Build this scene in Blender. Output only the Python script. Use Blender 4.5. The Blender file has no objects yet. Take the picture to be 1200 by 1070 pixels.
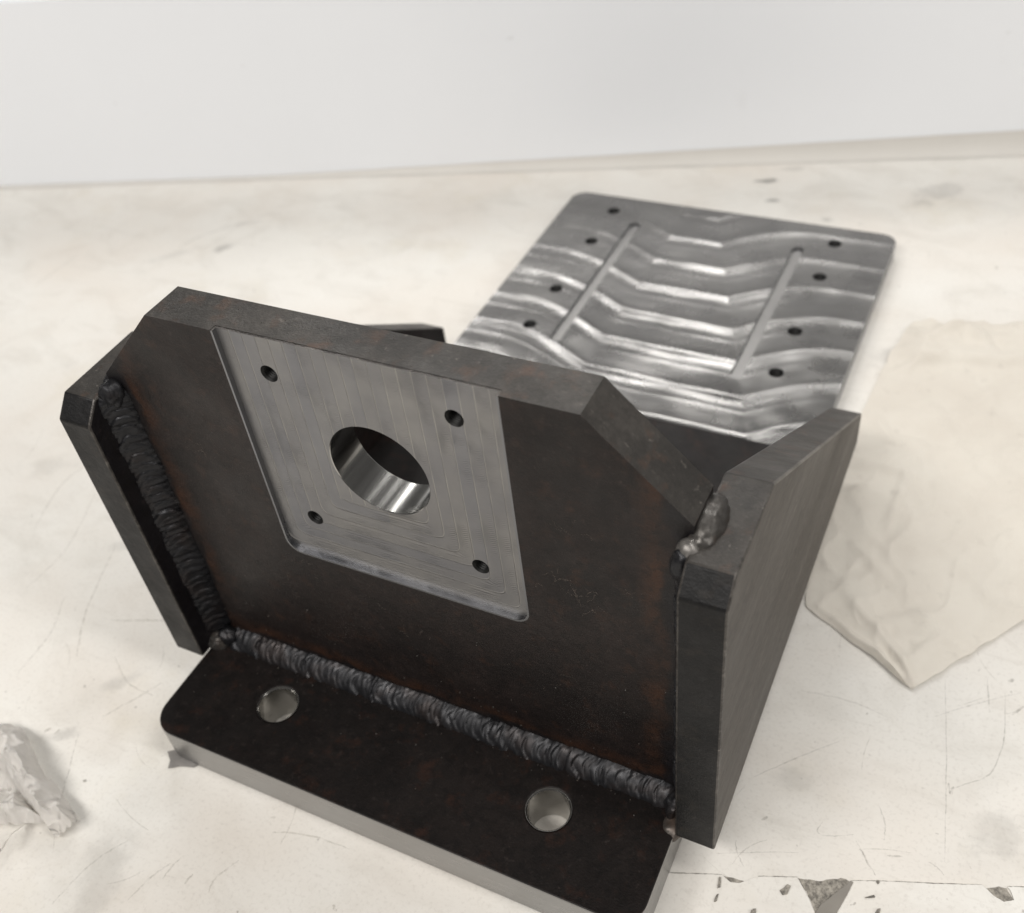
import bpy, bmesh, math, random
from mathutils import Vector, Matrix, noise
random.seed(7)
S = bpy.context.scene
COL = S.collection
MM = 0.001

# ------------------------------------------------------------------ camera
CAM = Vector((155.728, -177.961, 352.150))            # millimetres
RX = Vector((0.8973687, 0.4294485, -0.10150569))      # image right
RY = Vector((0.22570951, -0.6443422, -0.73066979))    # image down
RZ = Vector((-0.37918944, 0.6327694, -0.67514313))    # view direction
FPX = 1231.24
cd = bpy.data.cameras.new('camera')
cam = bpy.data.objects.new('camera', cd); COL.objects.link(cam)
cam.matrix_world = Matrix(((RX.x, -RY.x, -RZ.x, CAM.x*MM), (RX.y, -RY.y, -RZ.y, CAM.y*MM),
                           (RX.z, -RY.z, -RZ.z, CAM.z*MM), (0, 0, 0, 1)))
cd.sensor_width = 36; cd.lens = FPX/1200*36
cd.clip_start = 0.01; cd.clip_end = 30
cd.dof.use_dof = True; cd.dof.focus_distance = 0.322; cd.dof.aperture_fstop = 12.5
S.camera = cam

def up(u, v, z=0.0):                                   # photo pixel -> point on the level plane z (mm)
    d = RX*((u-600)/FPX) + RY*((v-535)/FPX) + RZ
    return CAM + d*((z-CAM.z)/d.z)

# ------------------------------------------------------------------ light
S.view_settings.view_transform = 'Standard'; S.view_settings.look = 'None'
S.view_settings.exposure = 0.12; S.view_settings.gamma = 1
W = bpy.data.worlds.new('World'); S.world = W; W.use_nodes = True
W.node_tree.nodes['Background'].inputs[0].default_value = (1.0, 0.97, 0.93, 1)
W.node_tree.nodes['Background'].inputs[1].default_value = 0.09

def area(name, loc, target, sx, sy, power, col):
    l = bpy.data.lights.new(name, 'AREA'); l.shape = 'RECTANGLE'; l.size = sx; l.size_y = sy
    l.energy = power; l.color = col
    o = bpy.data.objects.new(name, l); COL.objects.link(o)
    o.location = loc
    o.rotation_euler = (Vector(target)-Vector(loc)).to_track_quat('-Z', 'Y').to_euler()
    return o
for lx in (-0.88, -0.30, 0.28):
    area('unseen_lamp', (lx, 1.12, 1.12), (lx*.5, 0.2, 0), 0.24, 0.30, 3.2, (1, .98, .95))  # unseen lamps beyond the wall, placed for the plate and bore highlights
area('unseen_lamp', (1.05, 0.0, 1.3), (0.2, 0.15, 0), 0.25, 1.5, 10.0, (1, .97, .93))
area('unseen_lamp', (-0.30, -0.95, 1.4), (-0.1, 0.35, 0), 1.6, 0.30, 21.5, (1, .965, .92))  # unseen front lamp, added to brighten the wall

# ------------------------------------------------------------------ node helpers
class NT:
    def __init__(self, name):
        self.m = bpy.data.materials.new(name); self.m.use_nodes = True
        self.t = self.m.node_tree; self.b = self.t.nodes['Principled BSDF']
        self.co = self.t.nodes.new('ShaderNodeTexCoord').outputs['Object']
        self.geo = self.t.nodes.new('ShaderNodeNewGeometry')
    def put(self, sock, v):
        if v is None: return
        if isinstance(v, bpy.types.NodeSocket): self.t.links.new(v, sock)
        else:
            if sock.type == 'RGBA' and len(v) == 3: v = (*v, 1)
            sock.default_value = v
    def math(self, op, a, b=None, c=None, clamp=False):
        n = self.t.nodes.new('ShaderNodeMath'); n.operation = op; n.use_clamp = clamp
        for s, v in zip(n.inputs, (a, b, c)): self.put(s, v)
        return n.outputs[0]
    def noise(self, scale, detail=4, rough=.55, vec=None, dist=0.0):
        n = self.t.nodes.new('ShaderNodeTexNoise'); self.put(n.inputs['Vector'], vec or self.co)
        n.inputs['Scale'].default_value = scale; n.inputs['Detail'].default_value = detail
        n.inputs['Roughness'].default_value = rough; n.inputs['Distortion'].default_value = dist
        return n.outputs['Fac']
    def map(self, scale=(1, 1, 1), rot=(0, 0, 0), loc=(0, 0, 0), vec=None):
        n = self.t.nodes.new('ShaderNodeMapping'); self.put(n.inputs['Vector'], vec or self.co)
        n.inputs['Scale'].default_value = scale; n.inputs['Rotation'].default_value = rot; n.inputs['Location'].default_value = loc
        return n.outputs[0]
    def ramp(self, fac, stops):
        n = self.t.nodes.new('ShaderNodeValToRGB'); self.put(n.inputs[0], fac)
        e = n.color_ramp.elements
        while len(e) < len(stops): e.new(0.5)
        for el, (p, c) in zip(e, stops):
            el.position = p; el.color = (c, c, c, 1) if isinstance(c, (int, float)) else (*c, 1)
        return n.outputs[0]
    def rng(self, v, a, b, c=0.0, d=1.0, smooth=False):
        n = self.t.nodes.new('ShaderNodeMapRange')
        if smooth: n.interpolation_type = 'SMOOTHSTEP'
        for s, x in zip(n.inputs, (v, a, b, c, d)): self.put(s, x)
        return n.outputs[0]
    def mix(self, fac, a, b, mode='MIX'):
        n = self.t.nodes.new('ShaderNodeMix'); n.data_type = 'RGBA'; n.blend_type = mode
        self.put(n.inputs[0], fac); self.put(n.inputs[6], a); self.put(n.inputs[7], b)
        return n.outputs[2]
    def xyz(self, vec=None):
        n = self.t.nodes.new('ShaderNodeSeparateXYZ'); self.put(n.inputs[0], vec or self.co); return n.outputs
    def comb(self, x, y, z):
        n = self.t.nodes.new('ShaderNodeCombineXYZ')
        for s, v in zip(n.inputs, (x, y, z)): self.put(s, v)
        return n.outputs[0]
    def bump(self, h, strength=.3, dist=.001, prev=None):
        n = self.t.nodes.new('ShaderNodeBump'); self.put(n.inputs['Height'], h)
        n.inputs['Strength'].default_value = strength; n.inputs['Distance'].default_value = dist
        if prev: self.put(n.inputs['Normal'], prev)
        return n.outputs[0]
    def set(self, **k):
        for a, v in k.items():
            self.put(self.b.inputs[a.replace('_', ' ')], v)
        return self.m
    def dist_to(self, p):                               # distance to a point (metres)
        n = self.t.nodes.new('ShaderNodeVectorMath'); n.operation = 'DISTANCE'
        self.put(n.inputs[0], self.co); n.inputs[1].default_value = p
        return n.outputs['Value']

def mat_steel(name, dark, mid, rust, rough=(.32, .55), tint=False, grain=None, metal=0.0, ior=1.9, flip=False, spec=.5, sand=0, mott=1.0, stretch=None):
    n = NT(name)
    if stretch: n.co = n.map(scale=stretch)
    a = n.noise(28, 6, .62); b = n.noise(130, 5, .6, vec=n.map(loc=(3, 1, 2))); c = n.noise(900, 3, .6)
    col = n.mix(n.rng(a, .38, .66), dark, mid)
    col = n.mix(n.math('MULTIPLY', n.rng(b, .55, .72), .55), col, rust)
    light = tuple(min(1, v*2.4+.01) for v in mid)
    col = n.mix(n.math('MULTIPLY', n.rng(n.noise(420, 2, .5, vec=n.map(loc=(7, 7, 7))), .69, .76), .6), col, light)
    col = n.mix(n.math('MULTIPLY', n.rng(c, .3, .75), .35), col, tuple(v*.45 for v in dark))
    if sand:
        col = n.mix(n.math('MULTIPLY', n.rng(n.noise(sand, 2, .6), .38, .62), .9), tuple(v*.55 for v in dark), col)
    if tint:                                            # heat colours next to the welds
        x, y, z = n.xyz()
        ax = n.math('ABSOLUTE', x)
        near = n.math('MINIMUM', n.math('ABSOLUTE', n.math('SUBTRACT', .0985, ax)), n.math('ABSOLUTE', n.math('SUBTRACT', z, .018)))
        wob = n.math('MULTIPLY', n.math('SUBTRACT', n.noise(60, 3), .5), .012)
        near = n.math('ADD', near, wob)
        fy = n.rng(y, .004, .008, 1, 0)
        m1 = n.math('MULTIPLY', n.math('MULTIPLY', n.rng(near, .006, .0085, 0, 1, True), n.rng(near, .0095, .016, 1, 0, True)), fy)
        m1 = n.math('MULTIPLY', m1, n.rng(n.noise(35, 3, vec=n.map(loc=(2, 9, 4))), .35, .62))
        col = n.mix(n.math('MULTIPLY', m1, .6), col, (.062, .024, .010))
        m2 = n.math('MULTIPLY', n.rng(near, .004, .0075, 1, 0, True), fy)
        col = n.mix(n.math('MULTIPLY', m2, .75), col, (.006, .006, .008))
    for (ang, sc_, th) in ((.6, 150, .76), (-.9, 120, .77)):
        w_ = n.noise(1, 3, .6, vec=n.map(scale=(sc_*16, sc_, sc_*9), rot=(ang, ang, ang)))
        col = n.mix(n.math('MULTIPLY', n.rng(w_, th, th+.05), .35), col, light)
    col = n.mix(n.math('MULTIPLY', n.rng(n.noise(260, 5, .75, vec=n.map(loc=(1, 8, 3))), .50, .60), .6*mott), col, tuple(v*.5 for v in dark))
    col = n.mix(n.math('MULTIPLY', n.rng(n.noise(330, 4, .7, vec=n.map(loc=(6, 1, 9))), .58, .66), .22*mott), col, light)
    fl = n.noise(75, 6, .72, vec=n.map(loc=(11, 4, 6)), dist=.7)
    col = n.mix(n.math('MULTIPLY', n.rng(fl, .54, .62), .5*mott), col, tuple(v*.55 for v in dark))
    r = n.rng(n.noise(50, 5, .65, vec=n.map(loc=(5, 5, 1))), .3, .7, rough[0], rough[1])
    h = n.math('ADD', n.noise(350, 5, .65), n.math('MULTIPLY', n.noise(1500, 3, .6), .5))
    if grain:
        h = n.math('ADD', h, n.math('MULTIPLY', n.noise(1, 4, .7, vec=n.map(scale=grain)), .9))
    return n.set(Base_Color=col, Roughness=r, Metallic=metal, IOR=ior, Specular_IOR_Level=spec, Normal=n.bump(h, .5, .0004))

M = {}
M['scale'] = mat_steel('mill_scale_steel', (.0080, .0052, .0050), (.021, .0135, .0118), (.052, .024, .014), rough=(.38, .58), tint=True, ior=1.42)
M['base_scale'] = mat_steel('mill_scale_base', (.0050, .0036, .0034), (.012, .0085, .0075), (.036, .014, .008), rough=(.42, .6), ior=1.4, spec=.35)
M['side'] = mat_steel('rolled_steel', (.085, .074, .064), (.125, .110, .096), (.080, .062, .050), rough=(.5, .68), ior=1.5, sand=1700, mott=.35, stretch=(1, .17, 1))
M['cut'] = mat_steel('sawn_steel_edge', (.036, .033, .030), (.082, .074, .066), (.12, .062, .038), rough=(.4, .6), metal=.2, ior=1.5, mott=.55)
M['edge_dark'] = mat_steel('dark_plate_edge', (.0045, .0045, .0052), (.012, .0115, .012), (.034, .027, .021), rough=(.4, .62), ior=1.42, spec=.38)
M['worn'] = mat_steel('worn_steel_edge', (.045, .040, .037), (.13, .12, .11), (.20, .185, .17), rough=(.3, .5), metal=.5, ior=1.5)

def mat_weld(name, a, b):
    n = NT(name)
    f = n.noise(500, 4, .6)
    col = n.mix(f, a, b)
    col = n.mix(n.rng(n.noise(70, 4, .65, vec=n.map(loc=(3, 2, 8))), .5, .72, 0, .6), col, tuple(v*k for v, k in zip(b, (1.15, .8, .62))))
    r = n.rng(n.noise(250, 4), .3, .7, .3, .55)
    return n.set(Base_Color=col, Roughness=r, Metallic=.55, Normal=n.bump(n.noise(900, 4, .6), .2, .0002))
M['weld'] = mat_weld('weld_bead_steel', (.011, .0115, .0135), (.036, .036, .040))
M['weld_light'] = mat_weld('weld_cap_steel', (.050, .047, .044), (.12, .112, .104))

M['weld_bright'] = mat_weld('weld_tip_steel', (.10, .095, .09), (.28, .265, .25))

def mat_machined():                                     # milled recess: stepped tool paths with arcs between
    n = NT('milled_recess_steel')
    x, y, z = n.xyz()
    # nested L-shaped passes converging on the lower right of the bore, straight columns above
    wx = n.math('MULTIPLY', n.math('SUBTRACT', n.noise(18, 2), .5), .00012)
    xr = n.math('ADD', n.math('SUBTRACT', x, .0485), wx)               # <=0, from the right wall
    zb = n.math('SUBTRACT', z, .0885)                                   # from the floor
    dr = n.math('MULTIPLY', xr, -1.0)
    k = .0045
    hmix = n.math('DIVIDE', n.math('SUBTRACT', dr, zb), 2*k)
    dmin = n.math('SMOOTH_MIN', dr, zb, .006)
    right = n.math('GREATER_THAN', x, .0005)
    sel = dmin
    # left of the bore the columns are only vertical and finer
    dl = n.math('ADD', x, .05)
    low = n.math('LESS_THAN', z, .122)
    lo_l = n.math('SMOOTH_MIN', dl, zb, .006)
    left = n.math('ADD', n.math('MULTIPLY', low, lo_l), n.math('MULTIPLY', n.math('SUBTRACT', 1, low), dl))
    d = n.math('ADD', n.math('MULTIPLY', right, sel), n.math('MULTIPLY', n.math('SUBTRACT', 1, right), left))
    p = n.math('DIVIDE', d, .0047)
    fr = n.math('FRACT', p); idx = n.math('FLOOR', p)
    line = n.math('SUBTRACT', 1, n.rng(n.math('ABSOLUTE', n.math('SUBTRACT', fr, .5)), .44, .5), clamp=True)
    wn = n.t.nodes.new('ShaderNodeTexWhiteNoise'); wn.noise_dimensions = '1D'; n.put(wn.inputs['W'], n.math('ADD', idx, n.math('MULTIPLY', right, 40)))
    step = wn.outputs['Value']
    # feed arcs inside each pass
    fx = n.math('SUBTRACT', fr, .5)
    arc = n.math('SUBTRACT', z, n.math('MULTIPLY', n.math('MULTIPLY', fx, fx), .006))
    arcs = n.math('SINE', n.math('MULTIPLY', arc, 7200))
    patch = n.rng(n.noise(70, 3, .6), .45, .68)
    fine = n.noise(1, 3, .7, vec=n.map(scale=(2600, 900, 160)))
    h = n.math('ADD', n.math('MULTIPLY', step, .55), n.math('MULTIPLY', n.math('MULTIPLY', arcs, patch), .6))
    h = n.math('ADD', h, n.math('MULTIPLY', fine, .35))
    h = n.math('ADD', h, n.math('MULTIPLY', n.math('SUBTRACT', 1, line), 1.8))
    blotch = n.noise(45, 4, .6, vec=n.map(loc=(1, 2, 3)))
    col = n.mix(n.rng(blotch, .35, .7), (.245, .243, .25), (.31, .304, .297))
    col = n.mix(n.math('MULTIPLY', n.math('SUBTRACT', step, .35), .6, clamp=True), col, (.20, .21, .245))
    col = n.mix(n.math('MULTIPLY', n.math('SUBTRACT', 1, line), n.rng(n.noise(90, 2), .35, .6, .25, .8)), col, (.50, .485, .46))
    r = n.rng(n.noise(60, 4), .3, .7, .36, .5)
    return n.set(Base_Color=col, Metallic=.85, Roughness=r, Normal=n.bump(h, .4, .00025))
M['machined'] = mat_machined()

def mat_shiny(name, col, r0, r1, scale, bs=.12):
    n = NT(name)
    f = n.noise(1, 4, .65, vec=n.map(scale=scale))
    h = n.noise(1, 3, .65, vec=n.map(scale=tuple(v*1.7 for v in scale)))
    c = n.mix(f, tuple(v*.8 for v in col), col)
    return n.set(Base_Color=c, Metallic=1.0, Roughness=n.rng(f, .3, .7, r0, r1), Normal=n.bump(h, bs, .0002))
M['bore'] = mat_shiny('bored_steel', (.50, .495, .48), .15, .26, (500, 20, 500))
M['bolt'] = mat_shiny('drilled_steel', (.48, .47, .45), .14, .26, (120, 120, 900))
M['rim'] = mat_shiny('cut_rim_steel', (.26, .265, .28), .24, .36, (30, 90, 30), .03)
M['slot'] = mat_shiny('ball_milled_steel', (.30, .295, .29), .34, .46, (300, 30, 300))
M['front'] = mat_shiny('ground_edge_steel', (.36, .355, .35), .24, .4, (60, 60, 700))
M['thread'] = NT('thread_shade').set(Base_Color=(.012, .012, .012), Metallic=.6, Roughness=.5)  # near black: the shade inside the holes is put into the colour

def mat_plate():                                        # big milled plate: facing passes with broad scallops
    n = NT('face_milled_steel')
    x, y, z = n.xyz()
    y0 = n.math('ADD', y, .0)
    # local origin is the plate centre at (-5, 288) mm
    xd = n.math('ADD', x, .005 - .005 - .005)           # bracket x
    yw = n.math('ADD', y, .288)
    ed = n.math('MULTIPLY', n.math('SUBTRACT', .357, yw), .39)
    s1 = n.math('SUBTRACT', xd, ed)
    g1 = n.math('SINE', n.math('MULTIPLY', n.rng(s1, 0, .062), 1.5708))
    s2 = n.math('SUBTRACT', -.030, xd)
    g2 = n.math('SINE', n.math('MULTIPLY', n.rng(s2, 0, .06), 1.5708))
    g = n.math('ADD', n.math('MULTIPLY', g1, .0248), n.math('MULTIPLY', g2, .0215))
    wob = n.math('MULTIPLY', n.math('SUBTRACT', n.noise(22, 2, .5), .5), .003)
    p = n.math('SUBTRACT', n.math('SUBTRACT', yw, g), .195)
    p = n.math('DIVIDE', n.math('ADD', p, wob), .0268)
    fr = n.math('FRACT', p); idx = n.math('FLOOR', p)
    # height over one pass: broad flat, dip, and a raised lip that catches the lamp
    prof = n.t.nodes.new('ShaderNodeFloatCurve'); n.put(prof.inputs['Value'], fr)
    cur = prof.mapping.curves[0]
    ptsv = [(0, .640), (.04, .625), (.26, .575), (.46, .535), (.52, .538), (.57, .525), (.66, .512), (.76, .535), (.94, .640), (1, .640)]
    while len(cur.points) < len(ptsv): cur.points.new(.5, .5)
    for q, (a, b) in zip(cur.points, ptsv): q.location = (a, b)
    prof.mapping.update()
    h = prof.outputs[0]
    # feed marks: arcs of the cutter
    v = n.math('SUBTRACT', fr, .5)
    arc = n.math('SUBTRACT', x, n.math('MULTIPLY', n.math('MULTIPLY', v, v), .03))
    fine = n.math('SINE', n.math('MULTIPLY', arc, 6500))
    # tangent follows the cutter arc
    sv = n.math('MULTIPLY', v, 1.9)
    cs = n.math('SQRT', n.math('MAXIMUM', n.math('SUBTRACT', 1, n.math('MULTIPLY', sv, sv)), .02))
    tang = n.comb(sv, cs, 0)
    blotch = n.noise(30, 4, .6)
    # left margin shows doubled, blurrier passes
    lm = n.rng(xd, -.055, -.075)
    dbl = n.math('SINE', n.math('MULTIPLY', p, 12.566))
    wn2 = n.t.nodes.new('ShaderNodeTexWhiteNoise'); wn2.noise_dimensions = '1D'; n.put(wn2.inputs['W'], n.math('ADD', idx, 3.7))
    amp = n.math('ADD', n.math('MULTIPLY', wn2.outputs['Value'], .35), n.rng(n.noise(16, 2, .5, vec=n.map(loc=(2, 3, 0))), .3, .7, .62, 1.05))
    h = n.math('MULTIPLY', h, amp)
    hh = n.math('ADD', h, n.math('MULTIPLY', n.math('MULTIPLY', dbl, lm), .02))
    hh = n.math('ADD', hh, n.math('MULTIPLY', n.math('SUBTRACT', n.noise(1, 3, .6, vec=n.map(scale=(30, 110, 1))), .5), n.rng(xd, -.05, -.085, .015, .08)))
    nb = n.bump(hh, 1.0, .0066)
    nb = n.bump(n.math('ADD', fine, n.math('MULTIPLY', n.noise(900, 2), .6)), .05, .0002, prev=nb)
    col = n.mix(n.rng(blotch, .3, .7), (.19, .187, .185), (.25, .246, .24))
    r = n.rng(n.noise(40, 4, .6, vec=n.map(loc=(4, 4, 4))), .3, .7, .24, .31)
    return n.set(Base_Color=col, Metallic=1.0, Roughness=r, Normal=nb, Anisotropic=.5, Tangent=tang)
M['plate'] = mat_plate()

def mat_table(name='worn_white_tabletop', film=0):
    n = NT(name)
    big = n.noise(7, 5, .6); med = n.noise(26, 6, .65, vec=n.map(loc=(3, 3, 0), scale=(1, 1.5, 1), rot=(0, 0, .5)), dist=.6)
    col = n.mix(n.rng(big, .35, .7), (.80, .785, .745), (.75, .73, .69))
    col = n.mix(n.math('MULTIPLY', n.rng(med, .48, .76), .42), col, (.50, .47, .42))
    col = n.mix(n.math('MULTIPLY', n.rng(n.noise(9, 3, .6, vec=n.map(loc=(4, 7, 0))), .42, .66), .45), col, (.70, .635, .565))
    yel = n.noise(15, 4, .6, vec=n.map(loc=(9, 2, 0)))
    col = n.mix(n.math('MULTIPLY', n.rng(yel, .58, .8), .35), col, (.62, .56, .43))
    # smeared wipe marks
    wipe = n.noise(1, 5, .7, vec=n.map(scale=(9, 85, 1), rot=(0, 0, -.75)), dist=.8)
    col = n.mix(n.math('MULTIPLY', n.rng(wipe, .60, .80), .35), col, (.46, .43, .38))
    wipe2 = n.noise(1, 5, .7, vec=n.map(scale=(70, 9, 1), rot=(0, 0, -.2), loc=(3, 7, 0)), dist=.8)
    col = n.mix(n.math('MULTIPLY', n.rng(wipe2, .62, .82), .28), col, (.46, .43, .38))
    speck = n.noise(260, 2, .5)
    col = n.mix(n.math('MULTIPLY', n.rng(speck, .73, .77), .5), col, (.22, .20, .18))
    dots = n.noise(700, 3, .6)
    col = n.mix(n.math('MULTIPLY', n.rng(dots, .52, .75), .30), col, (.45, .42, .38))
    if not film:
        # individual grimy smudges: (pixel place, long radius mm, short radius mm, turn, darkness)
        for (u, v, a, b, t, k) in [(897, 212, 11, 4, .3, .75), (904, 235, 7, 3.5, .3, .6), (970, 258, 5, 4, .3, .4), (930, 198, 14, 4, .4, .22),
                                   (1100, 225, 24, 14, .9, .24), (1075, 240, 16, 8, .6, .14), (262, 290, 11, 6, 1.0, .40), (200, 300, 26, 6, .8, .16), (285, 262, 20, 3, .5, .2),
                                   (60, 545, 20, 10, .4, .13), (140, 800, 14, 5, .8, .22), (75, 860, 9, 4, .6, .26), (150, 640, 16, 5, .5, .15),
                                   (930, 910, 9, 6, .2, .16), (1170, 980, 18, 9, .9, .20), (120, 1030, 12, 26, .3, .18), (1020, 545, 10, 7, .4, .2), (1040, 420, 12, 10, .4, .25)]:
            c = up(u, v)
            q = n.map(loc=(0, 0, 0), vec=None)
            sub = n.t.nodes.new('ShaderNodeVectorMath'); sub.operation = 'SUBTRACT'
            n.put(sub.inputs[0], n.co); sub.inputs[1].default_value = (c.x*MM, c.y*MM, 0)
            mp = n.t.nodes.new('ShaderNodeMapping'); mp.vector_type = 'TEXTURE'
            n.put(mp.inputs['Vector'], sub.outputs[0]); mp.inputs['Rotation'].default_value = (0, 0, t)
            mp.inputs['Scale'].default_value = (a*MM, b*MM, 1)
            X, Y, Z = n.xyz(mp.outputs[0])
            d = n.math('SQRT', n.math('ADD', n.math('MULTIPLY', X, X), n.math('MULTIPLY', Y, Y)))
            d = n.math('ADD', d, n.math('MULTIPLY', n.math('SUBTRACT', n.noise(90, 4, .65), .5), 2.2))
            col = n.mix(n.math('MULTIPLY', n.rng(d, .15, 1.0, 1, 0, True), k), col, (.17, .165, .155))
    h = n.math('ADD', n.noise(500, 4, .6), n.math('MULTIPLY', n.noise(60, 4, .6), 1.5))
    r = n.rng(med, .3, .8, .42, .62)
    return n.set(Base_Color=col, Roughness=r, Normal=n.bump(h, .22, .0004), Specular_IOR_Level=.35)
M['table'] = mat_table()
M['film'] = mat_table('white_film', 1)

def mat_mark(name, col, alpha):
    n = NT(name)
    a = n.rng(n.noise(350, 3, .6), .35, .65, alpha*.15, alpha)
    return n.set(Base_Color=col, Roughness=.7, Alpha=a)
M['mark'] = mat_mark('scratch_grey', (.42, .39, .34), .27)
M['scuff'] = mat_mark('scuff_tan', (.16, .13, .11), .6)
M['shade_grime'] = mat_mark('seam_shade_grime', (.13, .12, .10), .85)
M['pencil'] = mat_mark('pencil_grey', (.30, .28, .255), .32)

def mat_wall():
    n = NT('painted_wall')
    b = n.noise(3, 3)
    col = n.mix(n.rng(b, .3, .7), (.85, .87, .905), (.885, .905, .94))
    col = n.mix(n.math('MULTIPLY', n.rng(n.noise(26, 4, .6, vec=n.map(scale=(1, 1, .6))), .66, .82), .12), col, (.5, .48, .46))
    col = n.mix(n.math('MULTIPLY', n.rng(n.noise(70, 2, .5, vec=n.map(loc=(5, 1, 2))), .77, .80), .22), col, (.4, .38, .37))
    return n.set(Base_Color=col, Roughness=.5, Normal=n.bump(n.noise(260, 3), .06, .0005))
M['wall'] = mat_wall()
n = NT('sealant_beige'); M['seal'] = n.set(Base_Color=n.mix(n.noise(20, 4), (.60, .58, .545), (.68, .66, .625)), Roughness=.6)

def mat_paper(name, a, b, emboss=True, trans=.06, see=.13, lines=False):
    n = NT(name)
    col = n.mix(n.rng(n.noise(22, 5, .6), .35, .7), a, b)
    col = n.mix(n.math('MULTIPLY', n.rng(n.noise(130, 3), .62, .75), .25), col, tuple(v*.7 for v in b))
    if lines:                                           # thin grey lines: dirt and crease shade put into the colour
        for sc_, lo in ((38, 2), (70, 8)):
            rd = n.math('ABSOLUTE', n.math('SUBTRACT', n.noise(sc_, 2, .5, vec=n.map(loc=(lo, lo, 1)), dist=.6), .5))
            col = n.mix(n.math('MULTIPLY', n.rng(rd, .004, .016, 1, 0), n.rng(n.noise(24, 2), .45, .6, 0, .6)), col, (.30, .28, .27))
    h = n.math('MULTIPLY', n.noise(1300, 3, .6), .6)
    if emboss:
        x, y, z = n.xyz(n.map(rot=(0, 0, .55)))
        h = n.math('ADD', h, n.math('MULTIPLY', n.math('MULTIPLY', n.math('SINE', n.math('MULTIPLY', x, 5200)), n.math('SINE', n.math('MULTIPLY', y, 5200))), .22))
    h = n.math('ADD', h, n.math('MULTIPLY', n.noise(110, 5, .65, dist=.5), 3.5))
    n.set(Base_Color=col, Roughness=.85, Normal=n.bump(h, .35, .0005), Specular_IOR_Level=.15)
    tr = n.t.nodes.new('ShaderNodeBsdfTranslucent'); n.put(tr.inputs[0], col)
    mx = n.t.nodes.new('ShaderNodeMixShader'); mx.inputs[0].default_value = trans
    out = n.t.nodes['Material Output']
    n.t.links.new(n.b.outputs[0], mx.inputs[1]); n.t.links.new(tr.outputs[0], mx.inputs[2])
    tp = n.t.nodes.new('ShaderNodeBsdfTransparent'); m2 = n.t.nodes.new('ShaderNodeMixShader'); m2.inputs[0].default_value = see
    n.t.links.new(mx.outputs[0], m2.inputs[1]); n.t.links.new(tp.outputs[0], m2.inputs[2]); n.t.links.new(m2.outputs[0], out.inputs[0])
    return n.m
M['towel'] = mat_paper('paper_towel', (.86, .82, .745), (.79, .74, .665))
M['tissue'] = mat_paper('soiled_paper', (.93, .91, .885), (.86, .835, .80), emboss=False, trans=0, see=0, lines=True)
n = NT('grey_residue'); M['residue'] = n.set(Base_Color=n.mix(n.rng(n.noise(420, 5, .75), .38, .62), (.13, .12, .105), (.42, .39, .34)), Roughness=.7, Normal=n.bump(n.noise(600, 4), .8, .0008))
n = NT('grey_flap'); M['flap'] = n.set(Base_Color=n.mix(n.noise(90, 4), (.20, .185, .165), (.30, .28, .25)), Roughness=.35)
n = NT('smoky_plastic'); M['scrap'] = n.set(Base_Color=n.mix(n.noise(160, 4), (.16, .155, .15), (.40, .38, .36)), Roughness=.3, Alpha=.75)

# ------------------------------------------------------------------ mesh helpers (everything in millimetres, local to the thing)
def link(name, bm, mat, parent=None, smooth=30, loc=(0, 0, 0)):
    me = bpy.data.meshes.new(name)
    bm.to_mesh(me); bm.free()
    return finish(name, me, mat, parent, smooth, loc)
def finish(name, me, mat, parent=None, smooth=30, loc=(0, 0, 0)):
    me.transform(Matrix.Translation(-Vector(loc)))
    me.transform(Matrix.Scale(MM, 4))
    for m in (mat if isinstance(mat, (list, tuple)) else [mat]): me.materials.append(m)
    if smooth:
        me.set_sharp_from_angle(angle=math.radians(smooth))
        for p in me.polygons:
            p.use_smooth = p.area < 25e-6 and not (p.area > .2e-6 and max(abs(v) for v in p.normal) > .99999)
    me.name = name
    o = bpy.data.objects.new(name, me); COL.objects.link(o)
    if parent: o.parent = parent
    return o
def tag(o, label=None, cat=None, group=None, kind=None):
    for k, v in (('label', label), ('category', cat), ('group', group), ('kind', kind)):
        if v: o[k] = v
    return o
def prism(pts, axis, a, b):                             # polygon in the plane normal to axis, extruded from a to b
    f = {'x': lambda p, t: (t, p[0], p[1]), 'y': lambda p, t: (p[0], t, p[1]), 'z': lambda p, t: (p[0], p[1], t)}[axis]
    bm = bmesh.new()
    va = [bm.verts.new(f(p, a)) for p in pts]; vb = [bm.verts.new(f(p, b)) for p in pts]
    bm.faces.new(va); bm.faces.new(vb[::-1])
    for i in range(len(pts)):
        j = (i+1) % len(pts); bm.faces.new((va[j], va[i], vb[i], vb[j]))
    bmesh.ops.recalc_face_normals(bm, faces=bm.faces)
    return bm
def circle(cx, cy, r, n=48): return [(cx+r*math.cos(2*math.pi*i/n), cy+r*math.sin(2*math.pi*i/n)) for i in range(n)]
def rrect(x0, x1, y0, y1, rs, n=8):                     # corner radii: (x0,y0) (x1,y0) (x1,y1) (x0,y1)
    out = []
    for (cx, cy, sx, sy, a0, r) in ((x0, y0, 1, 1, 180, rs[0]), (x1, y0, -1, 1, 270, rs[1]), (x1, y1, -1, -1, 0, rs[2]), (x0, y1, 1, -1, 90, rs[3])):
        if r <= 0: out.append((cx, cy)); continue
        for i in range(n+1):
            a = math.radians(a0+90*i/n); out.append((cx+sx*r+r*math.cos(a), cy+sy*r+r*math.sin(a)))
    return out
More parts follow.
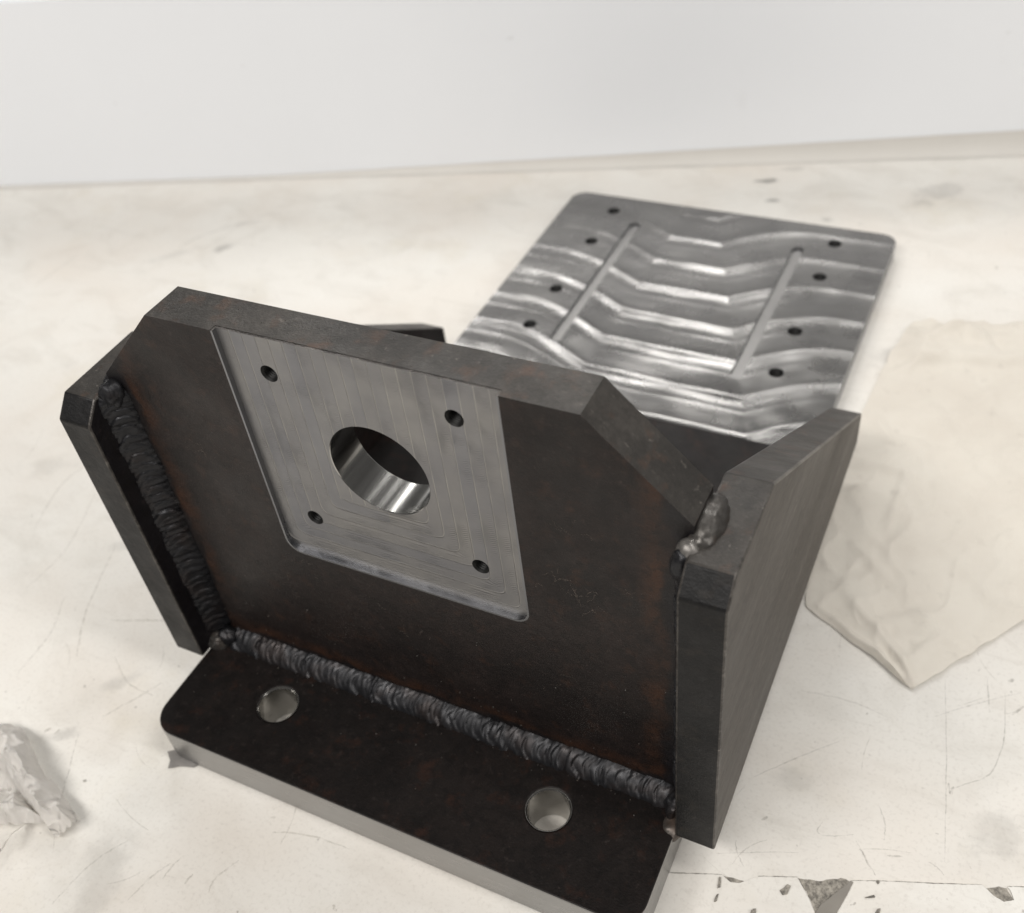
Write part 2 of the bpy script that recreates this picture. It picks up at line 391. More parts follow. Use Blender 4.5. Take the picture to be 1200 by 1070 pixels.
def solid(bm, cutters=(), bevel=0.0, seg=2, ang=28):    # boolean cuts and bevelled edges, evaluated to a plain mesh
    me = bpy.data.meshes.new('tmp'); bm.to_mesh(me); bm.free()
    o = bpy.data.objects.new('tmp', me); COL.objects.link(o); tmp = [o]
    for c in cutters:
        cm = bpy.data.meshes.new('tmp'); c.to_mesh(cm); c.free()
        co = bpy.data.objects.new('tmp', cm); COL.objects.link(co); tmp.append(co)
        md = o.modifiers.new('b', 'BOOLEAN'); md.operation = 'DIFFERENCE'; md.solver = 'EXACT'; md.object = co
    if bevel:
        md = o.modifiers.new('v', 'BEVEL'); md.width = bevel; md.segments = seg; md.limit_method = 'ANGLE'; md.angle_limit = math.radians(ang)
        md.use_clamp_overlap = True
    dg = bpy.context.evaluated_depsgraph_get(); dg.update()
    res = bpy.data.meshes.new_from_object(o.evaluated_get(dg))
    for t in tmp:
        d = t.data; bpy.data.objects.remove(t); bpy.data.meshes.remove(d)
    return res
def lathe(prof, axis, c, n=56):                         # closed profile (radius, along-axis) turned round an axis through c
    bm = bmesh.new(); rings = []
    for i in range(n):
        a = 2*math.pi*i/n; ca, sa = math.cos(a), math.sin(a)
        if axis == 'y': rings.append([bm.verts.new((c[0]+r*ca, t, c[1]+r*sa)) for r, t in prof])
        else: rings.append([bm.verts.new((c[0]+r*ca, c[1]+r*sa, t)) for r, t in prof])
    m = len(prof)
    for i in range(n):
        A, B = rings[i], rings[(i+1) % n]
        for j in range(m):
            k = (j+1) % m; bm.faces.new((A[j], A[k], B[k], B[j]))
    bmesh.ops.recalc_face_normals(bm, faces=bm.faces)
    return bm
def nz(x, y=0.0, z=0.0): return noise.noise(Vector((x, y, z)))

# ------------------------------------------------------------------ the setting: tabletop, wall
bm = bmesh.new()
wp0, wp1 = up(0, 222), up(1200, 178)                    # foot of the wall
wd = (wp1-wp0).normalized(); wn = Vector((wd.y, -wd.x, 0))   # wn points to the viewer
wmid = (wp0+wp1)/2
def wpt(s, off, z): return wmid + wd*s + wn*off + Vector((0, 0, z))
q = [wpt(-1100, 0, 0), wpt(1100, 0, 0), wpt(1100, 1250, 0), wpt(-1100, 1250, 0)]
bm = prism([(p.x, p.y) for p in q], 'z', -30, 0)
tabletop = tag(link('tabletop', bm, M['table'], smooth=0), kind='structure')
bm = bmesh.new()
q = [wpt(-1100, -3, -40), wpt(1100, -3, -40), wpt(1100, -180, -40), wpt(-1100, -180, -40)]
bm = prism([(p.x, p.y) for p in q], 'z', -40, 134)
wall = tag(link('wall', bm, M['wall'], smooth=0), kind='structure')
# sealant fillet along the foot of the wall: concave, wider towards the right
bm = bmesh.new(); rows = []
for i in range(121):
    s = -1100 + 2200*i/120
    w = 1.2 + 15*max(0, min(1, (s+160)/640))
    row = []
    for k in range(7):
        t = k/6; a = t*math.pi/2
        row.append(bm.verts.new(wpt(s, w*.45*(1-math.sin(a))-2.9*t+.2, .3+w*(1-math.cos(a))+.25*nz(s*.03, 5))))
    rows.append(row)
for A, B in zip(rows, rows[1:]):
    for k in range(6): bm.faces.new((A[k], B[k], B[k+1], A[k+1]))
tag(link('sealant_strip', bm, M['seal'], wall))

# scratches and pencil marks lying on the table (thin worn lines, part of the tabletop)
def ribbon(bm, pts, w, z=.06):
    prev = None; n = len(pts)
    for i, p in enumerate(pts):
        d = (pts[min(i+1, n-1)]-pts[max(i-1, 0)]); d.z = 0
        if d.length < 1e-6: continue
        d.normalize(); s = Vector((-d.y, d.x, 0))*w*.5*(.35+.65*math.sin(math.pi*(i+.4)/(n-.2)))
        a = bm.verts.new((p.x+s.x, p.y+s.y, z)); b = bm.verts.new((p.x-s.x, p.y-s.y, z))
        if prev: bm.faces.new((prev[0], prev[1], b, a))
        prev = (a, b)
def smooth_path(px, n=8, jit=.15):
    P = [up(u, v) for u, v in px]; out = []
    for i in range(len(P)-1):
        a, b, c, d = P[max(i-1, 0)], P[i], P[i+1], P[min(i+2, len(P)-1)]
        for k in range(n):
            t = k/n
            out.append(.5*((2*b)+(c-a)*t+(2*a-5*b+4*c-d)*t*t+(3*b-a-3*c+d)*t**3) + Vector((random.uniform(-jit, jit), random.uniform(-jit, jit), 0)))
    out.append(P[-1]); return out
bm = bmesh.new()
for px, w in [([(1178, 812), (1177, 862), (1166, 898), (1152, 912), (1112, 925)], .45), ([(1108, 930), (1112, 918), (1113, 930), (1117, 922), (1116, 931)], .4),
              ([(1108, 795), (1109, 900), (1107, 1010)], .3), ([(1003, 985), (1015, 1008), (1026, 1026)], .6), ([(1030, 945), (1037, 965), (1036, 985)], .4),
              ([(880, 912), (930, 890), (985, 868)], .35), ([(1095, 840), (1140, 826), (1195, 812)], .3), ([(862, 985), (864, 1000), (872, 1016)], .4),
              ([(965, 962), (958, 975), (972, 980), (1000, 978)], .3), ([(840, 1000), (880, 999), (935, 999)], .25), ([(1186, 838), (1200, 828)], .9), ([(1157, 795), (1160, 835)], .4),
              ([(893, 961), (899, 957)], .9), ([(1040, 1003), (1058, 1004)], .6), ([(1088, 1010), (1100, 1018), (1106, 1026)], .35)]:
    ribbon(bm, smooth_path(px), w)
tag(link('scratch_mark', bm, M['pencil'], tabletop, smooth=0), kind='stuff')
bm = bmesh.new()
for px, w in [([(210, 290), (240, 275), (290, 262)], 1.2), ([(40, 335), (90, 300)], .8), ([(90, 770), (100, 720), (135, 640)], .7), ([(130, 727), (215, 727)], .9),
              ([(120, 840), (160, 818), (190, 800)], .8), ([(62, 1000), (68, 950), (80, 905), (92, 860)], .6), ([(245, 1045), (252, 1030), (280, 1008)], .7),
              ([(190, 1030), (200, 1018), (212, 1005)], .6), ([(216, 1036), (226, 1024)], .8), ([(52, 858), (60, 853)], 1.4), ([(64, 860), (70, 855)], 1.2), ([(98, 915), (101, 915)], 1.6),
              ([(60, 1060), (110, 1010), (150, 985)], .5), ([(40, 620), (80, 560), (150, 520)], .7), ([(30, 690), (80, 640), (120, 560)], .5), ([(150, 1055), (175, 1030), (200, 1012)], .7),
              ([(20, 790), (60, 740), (75, 700)], .6), ([(135, 770), (150, 800), (180, 815)], .6), ([(230, 300), (300, 255), (370, 248)], .6), ([(320, 975), (365, 980), (410, 995)], .6),
              ([(390, 1060), (394, 1068)], 1.0), ([(318, 958), (323, 958)], 1.0), ([(640, 190), (700, 185)], .5), ([(940, 810), (990, 820), (1040, 840)], .5)]:
    ribbon(bm, smooth_path(px, jit=.25), w)
for i in range(110):                                    # hairline wear all over
    u, v = random.uniform(-20, 1220), random.uniform(230, 1075)
    a = random.choice((.6, .75, -.5, 2.2, 1.4)) + random.gauss(0, .35); c = up(u, v); L = random.uniform(3, 30)
    b = random.uniform(-.5, .5)
    pts = [c+Vector((math.cos(a+b*t/6)*L*t/6, math.sin(a+b*t/6)*L*t/6, 0)) for t in range(7)]
    ribbon(bm, pts, random.uniform(.12, .4), .03+.0002*i)
tag(link('scratch_mark', bm, M['mark'], tabletop, smooth=0), kind='stuff')

# torn white film along the table edge, with residue showing in the tears
film = bpy.data.objects.new('film_strip', None); COL.objects.link(film)
fl = up(980, 1050); film.location = fl*MM
tag(film, 'torn white film strip stuck to the table along the bottom right edge', 'film')
edge = [(778, 1023.5), (812, 1025), (846, 1026), (850, 1030), (856, 1035), (866, 1036), (876, 1033), (888, 1028), (934, 1029), (940, 1040), (947, 1053), (955, 1072),
        (975, 1072), (986, 1056), (998, 1033), (1040, 1034), (1100, 1036.5), (1150, 1038), (1156, 1043), (1164, 1051), (1176, 1058), (1188, 1056), (1184, 1045), (1180, 1040), (1240, 1042)]
top = [up(u, v) for u, v in edge]
bm = prism([(p.x, p.y) for p in top + [up(1300, 1180), up(700, 1180)]], 'z', .02, .75)
bmesh.ops.triangulate(bm, faces=[f for f in bm.faces if len(f.verts) > 4])
link('film_sheet', bm, M['film'], film, smooth=0, loc=fl)
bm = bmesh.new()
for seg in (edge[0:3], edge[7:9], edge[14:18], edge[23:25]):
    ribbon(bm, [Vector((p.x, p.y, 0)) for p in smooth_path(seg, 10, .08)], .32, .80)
link('seam_shade_grime', bm, M['shade_grime'], film, smooth=0, loc=fl)  # seam shadow and dirt painted together as one dark line
def patch(name, px, z0, z1, mat, rag=.35):
    P = []
    for i in range(len(px)):
        a, b = up(*px[i]), up(*px[(i+1) % len(px)]); n_ = max(2, int((b-a).length/1.2))
        for k in range(n_):
            p = a.lerp(b, k/n_)
            P.append((p.x+random.uniform(-rag, rag), p.y+random.uniform(-rag, rag)))
    b_ = prism(P, 'z', z0, z1)
    bmesh.ops.triangulate(b_, faces=[f for f in b_.faces if len(f.verts) > 4])
    return link(name, b_, mat, film, smooth=0, loc=fl)
patch('residue', [(936, 1030), (960, 1033), (985, 1029), (996, 1034), (984, 1054), (972, 1070), (956, 1070), (947, 1050)], .02, .2, M['residue'])
patch('residue', [(848, 1027), (858, 1029), (872, 1033), (866, 1036), (855, 1035)], .02, .2, M['residue'], .2)
patch('residue', [(1156, 1041), (1170, 1040), (1179, 1041), (1187, 1055), (1176, 1057), (1163, 1049)], .02, .2, M['residue'], .3)
patch('torn_flap', [(997, 1034), (999, 1036), (988, 1058), (980, 1072), (955, 1072), (962, 1062)], .5, 1.3, M['flap'], .15)
patch('residue', [(914, 1046), (922, 1038), (926, 1041), (923, 1049), (917, 1051)], .755, 1.3, M['residue'], .25)
patch('residue', [(842, 1030), (845, 1030), (844, 1042), (841, 1042)], .755, 1.3, M['residue'], .2)
patch('residue', [(839, 1050), (842, 1049), (840, 1058), (837, 1058)], .755, 1.3, M['residue'], .2)
patch('residue', [(1026, 1033.5), (1031, 1034), (1028, 1038)], .755, 1.3, M['residue'], .2)
patch('residue', [(1013, 1054), (1024, 1051), (1025, 1053)], .755, 1.3, M['residue'], .1)
patch('residue', [(1027, 1067), (1031, 1066), (1030, 1072), (1025, 1072)], .755, 1.3, M['residue'], .2)
patch('residue', [(880, 1068), (886, 1067), (886, 1071), (880, 1072)], .755, 1.3, M['residue'], .2)

# ------------------------------------------------------------------ the welded bracket
TP, GT = 15.9, 13.7
bracket = bpy.data.objects.new('welded_bracket', None); COL.objects.link(bracket)
tag(bracket, 'dark welded steel bracket with a bright milled recess, standing on the white tabletop', 'bracket')

# base plate
bolt = [(-57.3, -22), (57.3, -22)]
out = rrect(-99.9, 99.9, -49, 182.4, (11, 9, 0, 0), 10)
me = solid(prism(out, 'z', 0, 18), [prism(circle(x, y, 8.2), 'z', -5, 25) for x, y in bolt], .55, 2)
base = finish('base_plate', me, [M['base_scale'], M['front']], bracket)
for p in base.data.polygons:
    if p.normal.z < .6 and p.center.y < -.030 and p.normal.z > -.5 and (abs(p.center.x) > .07 or p.center.y < -.04):
        p.material_index = 1
    if p.normal.x > .9 and abs(p.center.x) > .09: p.material_index = 1
for x, y in bolt:
    prof = [(7.5, 0.3), (7.5, 17.5), (7.9, 18.03), (8.15, 18.03), (8.15, .3)]
    link('bolt_hole', lathe(prof, 'z', (x, y)), M['bolt'], base)

# upright plate
H = 182.9
o_ = [(-99.9, 18.02), (99.9, 18.02), (99.9, 153.5), (70.2, H), (-70.6, H), (-99.9, 153.5)]
rc = dict(x0=-45.8, x1=47.4, z0=88.6)
pocket = rrect(rc['x0'], rc['x1'], rc['z0'], H+12, (6, 6, 0, 0), 10)
BC = (1.2, 139.6); BR = 17.2
scr = [(-30.2, 169.4), (31.6, 169.4), (-30.6, 108.4), (31.4, 108.6)]
me = solid(prism(o_, 'y', 0, TP), [prism(pocket, 'y', -8, 2.5), prism(circle(*BC, BR+.9, 96), 'y', -10, 30)] + [prism(circle(x, z, 3.0, 32), 'y', -10, 30) for x, z in scr], .5, 2)
upright = finish('upright_plate', me, [M['scale'], M['cut'], M['worn']], bracket)
for p in upright.data.polygons:
    if p.normal.z > .5 or (p.center.z > .1525 and abs(p.normal.x) > .5 and abs(p.center.x) > .07 and p.normal.z > .2): p.material_index = 1
    if .12 < abs(p.normal.y) < .97 and p.center.z > .06: p.material_index = 2
# the milled recess: floor and walls of bright steel, top open
inner = rrect(rc['x0']+.75, rc['x1']-.75, rc['z0']+.75, H+12, (5.3, 5.3, 0, 0), 10)
outer = rrect(rc['x0']+.02, rc['x1']-.02, rc['z0']+.02, H-.15, (6, 6, 0, 0), 10)
me = solid(prism(outer, 'y', .02-.06, 2.48), [prism(inner, 'y', -5, 1.75), prism(circle(*BC, BR+.28, 96), 'y', -10, 30)] + [prism(circle(x, z, 3.0, 32), 'y', -10, 30) for x, z in scr], .2, 2, 40)
mface = finish('machined_recess', me, [M['machined'], M['rim'], M['worn']], upright)
for p in mface.data.polygons:
    if abs(p.normal.y) < .9 or p.center.y < .001: p.material_index = 1
    if p.center.z > .1815: p.material_index = 2
prof = [(BR+.28, 1.74), (BR, 2.0), (BR, TP-.4), (BR+.4, TP+.02), (BR+.85, TP+.02), (BR+.85, 2.49), (BR+.26, 2.49)]
link('bore', lathe(prof, 'y', BC, 128), M['bore'], upright)
for x, z in scr:
    prof = [(2.95, 1.7), (2.55, 2.1)]
    t = 2.4
    while t < TP-.8:
        prof += [(2.2, t), (2.5, t+.4)]; t += .8
    prof += [(2.6, TP), (2.95, TP)]
    link('threaded_hole', lathe(prof, 'y', (x, z), 32), M['thread'], upright)

# side plates
gy = [(-14.4, 17.6), (-14.4, 141.6), (-8.0, 148.6), (26.1, 149.3), (198.2, 33.8), (198.2, 16.0)]
for sx in (-1, 1):
    x0, x1 = (100, 100+GT) if sx > 0 else (-100-GT, -100)
    me = solid(prism(gy, 'x', x0, x1), (), .7, 2)
    g = finish('side_plate', me, [M['side'], M['cut'], M['edge_dark'], M['scale'], M['worn']], bracket)
    for p in g.data.polygons:
        nrm = p.normal
        if nrm.y < -.5: p.material_index = 2
        elif abs(nrm.x) < .6: p.material_index = 1
        elif nrm.x*sx < 0: p.material_index = 3
        if .2 < abs(nrm.x) < .97: p.material_index = 4

# weld beads: a fillet swept along the joint, its ripples overlapping crescents
def weld(name, p0, p1, A, B, la, lb, pitch, amp, seed, mat, ends=True, bulge=.35, crescent=1.0):
    p0, p1, A, B = map(Vector, (p0, p1, A, B)); L = (p1-p0).length; d = (p1-p0)/L
    N = int(L/.28); K = 16; bm = bmesh.new(); rows = []
    for i in range(N+1):
        s = L*i/N; row = []
        e = min(1, min(s, L-s)/4.0) if ends else 1
        e = .55+.45*math.sqrt(max(e, 0))
        for k in range(K+1):
            t = k/K; c = (t-.5)*2
            ph = (s + nz(s*.11, seed)*2.6 + nz(s*.31, seed+11)*.9)/pitch + crescent*.95*(1-c*c) + .18*nz(s*.35, t*2.5, seed+3)
            fr = ph-math.floor(ph); cell = math.floor(ph)
            r = amp*(fr**.8)*(1-fr**14) * (.8+.5*abs(nz(cell*1.7, seed)))
            wa = la*e*(1+.18*nz(s*.06, seed+21)+.16*nz(cell*.9, seed+1)+.08*nz(s*.5, seed+7)); wb = lb*e*(1+.18*nz(s*.07, seed+22)+.16*nz(cell*.9, seed+2)+.08*nz(s*.6, seed+8))
            ang = t*math.pi/2
            q = A*wa*math.cos(ang)**(1-bulge*.3) + B*wb*math.sin(ang)**(1-bulge*.3)
            flat = A*wa*(1-t)+B*wb*t
            q = flat.lerp(q, .26)
            out_ = (A+B).normalized()
            q += out_*(r*(1-c**4*.75) + .035*nz(s*1.3, t*4, seed+5))
            row.append(bm.verts.new(p0+d*s+q))
        rows.append(row)
    for R0, R1 in zip(rows, rows[1:]):
        for k in range(K): bm.faces.new((R0[k], R0[k+1], R1[k+1], R1[k]))
    for row in (rows[0], rows[-1]):
        c = bm.verts.new(p0 if row is rows[0] else p1)
        for k in range(K): bm.faces.new((row[k], row[k+1], c))
    bmesh.ops.recalc_face_normals(bm, faces=bm.faces)
    return link(name, bm, mat, bracket, smooth=50)
def blob(c, size, axis_rot, mat, seed, amp=.22, rip=0.0):
    bm = bmesh.new(); bmesh.ops.create_icosphere(bm, subdivisions=4, radius=1)
    R = axis_rot.to_matrix() if hasattr(axis_rot, 'to_matrix') else axis_rot
    for v in bm.verts:
        p = v.co.copy(); k = 1+amp*nz(p.x*1.6+seed, p.y*1.6, p.z*1.6)+.05*nz(p.x*6+seed, p.y*6, p.z*6)
        if rip:
            k += rip*(((p.y*2.6+1.2*(1-p.x*p.x)) % 1.0)-.5)
        v.co = Vector(c)+R @ Vector((p.x*size[0]*k, p.y*size[1]*k, p.z*size[2]*k))
    return link('weld_end', bm, mat, bracket, smooth=60)
from mathutils import Euler
weld('weld_bead', (-95, -.02, 18), (96, -.02, 18), (0, -1, 0), (0, 0, 1), 6.8, 5.8, 2.8, .44, 1, M['weld'])
weld('weld_bead', (-99.95, -.02, 23), (-99.95, -.02, 150), (1, 0, 0), (0, -1, 0), 6.8, 7.4, 4.0, .78, 20, M['weld'], crescent=-1.0)
weld('weld_bead', (99.95, -.02, 23), (99.95, -.02, 146), (-1, 0, 0), (0, -1, 0), 5.0, 6.0, 3.9, .9, 30, M['weld'])
# beads over the top of the joint between upright and side plates
blob((101.4, 7.6, 147.6), (5.2, 10.6, 5.2), Euler((0, .2, .05)), M['weld_light'], 3, .05, .08)
blob((99.4, -2.6, 146.0), (3.6, 3.6, 4.6), Euler((0, 0, 0)), M['weld_bright'], 8, .1)
blob((98.3, -4.8, 143.0), (3.4, 3.0, 5.5), Euler((0, 0, 0)), M['weld'], 12, .2)
blob((-101.0, 7, 149.6), (4.2, 8.0, 2.6), Euler((0, -.2, 0)), M['weld'], 15, .15, .08)
blob((-97.9, -2.2, 147.2), (4.2, 4.4, 5.0), Euler((0, 0, 0)), M['weld'], 18, .2)
blob((-99.0, -4.5, 18.6), (5.6, 5.8, 4.4), Euler((0, 0, .4)), M['weld_light'], 22, .16, .08)
blob((-94.5, -3.0, 21.0), (4.5, 4.0, 4.2), Euler((0, 0, 0)), M['weld'], 26, .25)
blob((98.4, -11.0, 16.4), (3.6, 5.2, 3.0), Euler((0, 0, .2)), M['weld_light'], 33, .16)
blob((97.0, -5.0, 20.0), (3.5, 4.5, 4.2), Euler((0, 0, 0)), M['weld'], 36, .3)
# spatter
bm = bmesh.new()
for i in range(80):
    r = random.choice((.16, .2, .24, .34))
    if i % 2: c = (random.uniform(-96, 97), -.02, 18+random.expovariate(1/16)+6)
    else: c = (random.uniform(-94, 94), -7-random.expovariate(1/9), 18.0)
    if c[1] < -46 or c[2] > 150 or any(math.hypot(c[0]-x, c[1]-y) < 9 for x, y in bolt) or (abs(c[0]) < 48 and c[2] > 86): continue
    bmesh.ops.create_icosphere(bm, subdivisions=1, radius=r, matrix=Matrix.Translation(c))
for i in range(26):
    c = (random.uniform(-66, 66), random.uniform(1, 15), H)
    bmesh.ops.create_icosphere(bm, subdivisions=1, radius=random.choice((.12, .16, .22)), matrix=Matrix.Translation(c))
tag(link('weld_spatter', bm, M['weld_light'], bracket), kind='stuff')

bm = bmesh.new()
def scuff(cx, cz, n_, sp, ln):
    for i in range(n_):
        a = random.uniform(0, 6.28); x, z = cx+random.gauss(0, sp), cz+random.gauss(0, sp*.6); prev = None
        w = random.uniform(.05, .13)
        for k in range(7):
            x += math.cos(a)*ln/6; z += math.sin(a)*ln/6; a += random.uniform(-.9, .9)
            d = (-math.sin(a)*w, math.cos(a)*w)
            q0, q1 = bm.verts.new((x+d[0], -.04, z+d[1])), bm.verts.new((x-d[0], -.04, z-d[1]))
            if prev: bm.faces.new((prev[0], prev[1], q1, q0))
            prev = (q0, q1)
for c in ((64, 112, 12, 4, 4), (70, 106, 8, 3, 3), (58, 116, 6, 2, 3), (80, 118, 4, 2, 4), (-44, 82, 4, 4, 6), (66, 140, 5, 5, 5), (-70, 130, 5, 6, 5), (0, 70, 5, 14, 5), (60, 60, 4, 10, 5), (-60, 62, 4, 10, 5)): scuff(*c)
tag(link('scuff_mark', bm, M['scuff'], upright, smooth=0), kind='stuff')

# ------------------------------------------------------------------ the milled plate behind the bracket
PC = Vector((-5, 288, 0)); PT = 10.0
mp = bpy.data.objects.new('milled_plate', None); COL.objects.link(mp); mp.location = PC*MM
tag(mp, 'flat bright milled steel plate with two slots and eight holes, lying behind the bracket', 'plate')
holes = [(-74.0, y) for y in (371, 334, 280.5, 244)] + [(64.3, y) for y in (370.5, 334.5, 280.8, 244)]
po = rrect(-106.6, 96.8, 187, 388.5, (6, 6, 9, 9), 8)
me = solid(prism(po, 'z', .05, PT), [prism(circle(x, y, 3.9, 32), 'z', -5, 20) for x, y in holes] + [prism(rrect(xs-3.3, xs+3.3, 234, 361, (3.25,)*4, 8), 'z', PT-1.7, PT+4) for xs in (-55, 46)], .3, 2, 35)
plate = finish('plate_body', me, [M['plate'], M['rim'], M['slot']], mp, loc=PC)
for p in plate.data.polygons:
    if p.normal.z < .97: p.material_index = 1
    if p.center.z < .0099 and p.center.z > .0075 and (abs(p.center.x+.05) < .0045 or abs(p.center.x-.051) < .0045) and abs(p.center.y) < .08 and p.normal.z > .9: p.material_index = 2
for x, y in holes:
    prof = [(3.85, PT-.1), (3.45, PT-.55)]
    t = PT-1
    while t > 1.5:
        prof += [(3.1, t), (3.4, t-.4)]; t -= .8
    prof += [(3.5, .3), (3.85, .3)]
    link('threaded_hole', lathe(prof, 'z', (x, y), 28), M['thread'], mp, loc=PC)

# ------------------------------------------------------------------ paper towel on the right
def crease(p, a, b, h, w):                              # a raised fold from a to b
    ab = b-a; t = max(0, min(1, (p-a).dot(ab)/ab.dot(ab))); d = (p-(a+ab*t)).length
    return h*math.exp(-(d/w)**2)*(.4+.6*math.sin(math.pi*min(1, max(0, t*.9+.05))))
def towel():
    P = lambda u, v: Vector(up(u, v)[:2])
    n = 150
    c00, c10 = Vector((161.3, 84.1)), Vector((330, 330))   # near corner, along the right edge
    # left edge and far edge as polylines
    left = [Vector((161.3, 84.1)), Vector((137, 97.5)), Vector((114, 109.5)), Vector((107, 150)), Vector((108, 220)), Vector((113, 290)), Vector((118, 318))]
    right = [Vector((161.3, 84.1)), Vector((195, 133)), Vector((240, 198)), Vector((300, 290)), Vector((340, 350))]
    def along(poly, t):
        Ls = [(b-a).length for a, b in zip(poly, poly[1:])]; T = t*sum(Ls)
        for (a, b), L in zip(zip(poly, poly[1:]), Ls):
            if T <= L: return a.lerp(b, T/L)
            T -= L
        return poly[-1]
    folds = [(P(985, 690), P(1075, 800), 2.2, 5), (P(1000, 640), P(1050, 690), 1.6, 4), (P(1040, 620), P(1060, 560), 1.4, 4), (P(1060, 560), P(1085, 600), 1.2, 4),
             (P(1015, 545), P(1075, 560), 1.4, 5), (P(1085, 470), P(1130, 540), 1.2, 6), (P(1130, 480), P(1200, 440), 1.3, 7), (P(1030, 720), P(1100, 705), -1.3, 6), (P(1045, 770), P(1075, 808), 2.2, 3),
             (P(1060, 780), P(1100, 750), 1.6, 4), (P(960, 715), P(1060, 800), 1.8, 3), (P(1140, 620), P(1200, 600), 1.0, 6), (P(1060, 385), P(1085, 405), 4.0, 4), (P(1140, 395), P(1165, 420), 2.4, 4),
             (P(1090, 400), P(1130, 385), 2.6, 5), (P(1040, 440), P(1085, 425), 2.2, 6), (P(1150, 700), P(1200, 680), .9, 5), (P(1010, 470), P(1045, 520), 1.6, 5), (P(1100, 640), P(1180, 720), .9, 6)]
    f0, f1 = P(1030, 425), P(1260, 436)                    # the towel is folded back on itself behind this line
    bm = bmesh.new(); G = {}
    for i in range(n+1):
        for j in range(n+1):
            s, t = i/n, j/n
            # t runs from the near corner to the far edge, s from left edge to right edge
            a, b = along(left, t), along(right, t)
            p = a.lerp(b, s)
            p = p + (Vector((0, 1))*11*math.sin(math.pi*min(1, s*1.3))*t**6 + Vector((0, 1))*t**8*(5*nz(p.x*.06, 3, 7)+3*nz(p.x*.16, 1, 2)))
            z = .5+.8*(nz(p.x*.016, p.y*.016, 1)+.5)+.9*max(0, 1-abs(nz(p.x*.028, p.y*.028, 2))*4.5)**2+.6*max(0, 1-abs(nz(p.x*.06+4, p.y*.045, 3))*4.5)**2+.3*nz(p.x*.16, p.y*.16, 4)
            for c in folds: z += .9*crease(p, c[0], c[1], c[2], c[3]*.55)
            d = (p-f0).dot(Vector((-(f1-f0).y, (f1-f0).x)).normalized())
            z += 5.5/(1+math.exp(-max(-40, min(40, d/1.1))))*(.7+.5*nz(p.x*.08, p.y*.08, 31))
            edge = min(s*14, (1-t)*40, t*30, 1)
            z = .25+max(0, z)*(.35+.65*edge)
            if t < .002: pass
            wob = 1.0*nz(p.x*.10, p.y*.10, 9)+.5*nz(p.x*.35, p.y*.35, 9)
            G[i, j] = bm.verts.new((p.x+wob, p.y+.6*nz(p.x*.12, p.y*.12, 12), z))
    for i in range(n):
        for j in range(n):
            if j == 0: bm.faces.new((G[i, 0], G[i+1, 1], G[i, 1])) if i == 0 else bm.faces.new((G[i, 0], G[i+1, 0], G[i+1, 1], G[i, 1]))
            else: bm.faces.new((G[i, j], G[i+1, j], G[i+1, j+1], G[i, j+1]))
    bmesh.ops.remove_doubles(bm, verts=bm.verts, dist=.002)
    bmesh.ops.solidify(bm, geom=list(bm.faces), thickness=.15)
    bmesh.ops.recalc_face_normals(bm, faces=bm.faces)
    return bm
loc = (200, 230, 0)
o = link('paper_towel', towel(), M['towel'], smooth=70, loc=loc); o.location = Vector(loc)*MM
tag(o, 'creased cream paper towel spread flat to the right of the bracket', 'paper towel')

# ------------------------------------------------------------------ crumpled paper at the left edge
tis = bpy.data.objects.new('crumpled_paper', None); COL.objects.link(tis)
tl = Vector((-140, -85, 0)); tis.location = tl*MM
tag(tis, 'crumpled soiled white paper folded into a strip at the left edge of the table', 'paper')
def sheet(rows, seed, rough=1.0, n=80, m=80):              # rows of (pixel u, v, height) control points -> smooth crinkled sheet
    C = [[Vector(up(u, v, z)) for u, v, z in r] for r in rows]
    def spl(P, t):
        k = t*(len(P)-1); i = min(int(k), len(P)-2); f = k-i
        a, b, c, d = P[max(i-1, 0)], P[i], P[i+1], P[min(i+2, len(P)-1)]
        return .5*((2*b)+(c-a)*f+(2*a-5*b+4*c-d)*f*f+(3*b-a-3*c+d)*f**3)
    bm = bmesh.new(); G = {}
    for i in range(n+1):
        Q = [spl(r, i/n) for r in C]
        for j in range(m+1):
            p = spl(Q, j/m)
            e = rough*((1-min(1, 2.2*abs(nz(p.x*.07+p.y*.05, p.y*.09, seed))))**2*4.0+(1-min(1, 2.4*abs(nz(p.x*.2, p.y*.17, seed+4))))**2*2.2+.3*nz(p.x*.6, p.y*.6, seed+6))
            G[i, j] = bm.verts.new((p.x+.4*nz(p.x*.25, p.y*.25, seed+1), p.y+.4*nz(p.x*.25, p.y*.25, seed+2), max(.3, p.z+e)))
    for i in range(n):
        for j in range(m): bm.faces.new((G[i, j], G[i+1, j], G[i+1, j+1], G[i, j+1]))
    bmesh.ops.solidify(bm, geom=list(bm.faces), thickness=.3)
    bmesh.ops.recalc_face_normals(bm, faces=bm.faces)
    return bm
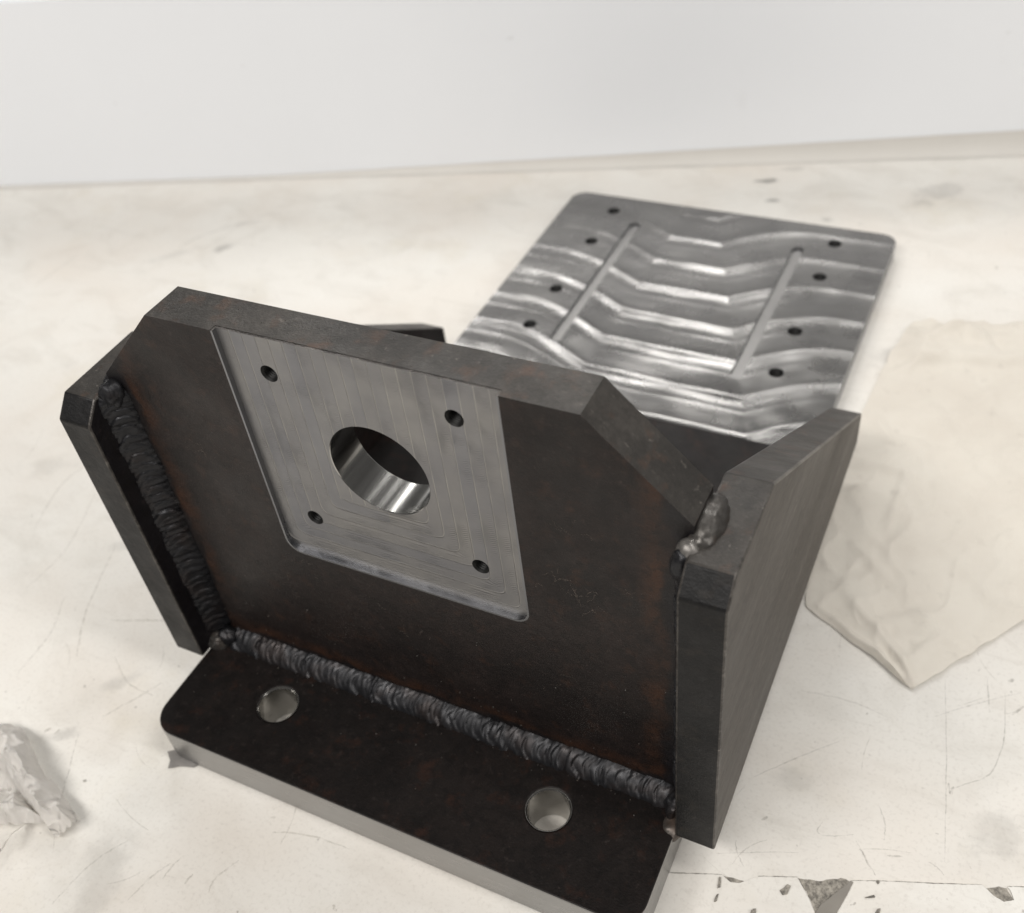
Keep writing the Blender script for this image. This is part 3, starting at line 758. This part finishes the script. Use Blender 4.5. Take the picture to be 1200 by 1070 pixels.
# upper band, folded along its length
link('paper_fold', sheet([[(-60, 845, 1), (0, 853, 2), (27, 857, 2), (44, 886, 1), (58, 918, 1), (67, 921, 2), (80, 940, 1.5), (95, 963, .8)],
                          [(-70, 850, 10), (-8, 860, 11), (17, 862, 11), (34, 893, 10), (46, 915, 9), (60, 930, 8), (74, 950, 7), (88, 970, 3)],
                          [(-80, 870, 13), (-18, 878, 14), (6, 886, 13), (26, 912, 12), (40, 932, 11), (53, 946, 9), (66, 962, 6), (75, 978, 2.5)],
                          [(-80, 890, 8), (-18, 896, 8), (2, 905, 8), (22, 922, 8), (38, 944, 7), (48, 956, 6), (58, 972, 4), (66, 983, 1)]], 1), M['tissue'], tis, smooth=60, loc=tl)
link('paper_fold', sheet([[(-60, 900, 7), (0, 904, 8), (20, 918, 8), (36, 940, 6), (48, 952, 5)],
                          [(-60, 925, 4), (0, 925, 4), (20, 928, 5), (34, 944, 4), (50, 958, 4)],
                          [(-60, 945, 7), (0, 940, 8), (18, 946, 8), (36, 952, 7), (54, 962, 4)],
                          [(-60, 972, 3), (0, 968, 3), (20, 969, 3), (38, 968, 3), (56, 966, 2)]], 7, .7), M['tissue'], tis, smooth=60, loc=tl)
link('paper_fold', sheet([[(30, 966, 3), (22, 972, 5), (10, 985, 6), (-4, 1000, 5), (-40, 1040, 3)],
                          [(26, 970, 1), (14, 982, 3), (4, 996, 4), (-6, 1010, 3), (-44, 1056, 1)]], 12, .3, 30, 10), M['tissue'], tis, smooth=60, loc=tl)

# smoky plastic scrap caught under the corner of the base plate
sc = [(197, 882), (207, 880), (214, 888), (226, 894), (236, 896), (228, 900), (212, 899), (198, 902), (200, 892)]
P = [up(u, v) for u, v in sc]; c0 = sum(P, Vector())/len(P)
bm = prism([(p.x, p.y) for p in P], 'z', .3, .6)
bmesh.ops.triangulate(bm, faces=[f for f in bm.faces if len(f.verts) > 4])
for v in bm.verts: v.co.z += 1.2*abs(nz(v.co.x*.3, v.co.y*.3, 3))
o = link('plastic_scrap', bm, M['scrap'], smooth=0, loc=c0); o.location = c0*MM
tag(o, 'small smoky grey plastic scrap on the table at the left corner of the bracket base', 'scrap')
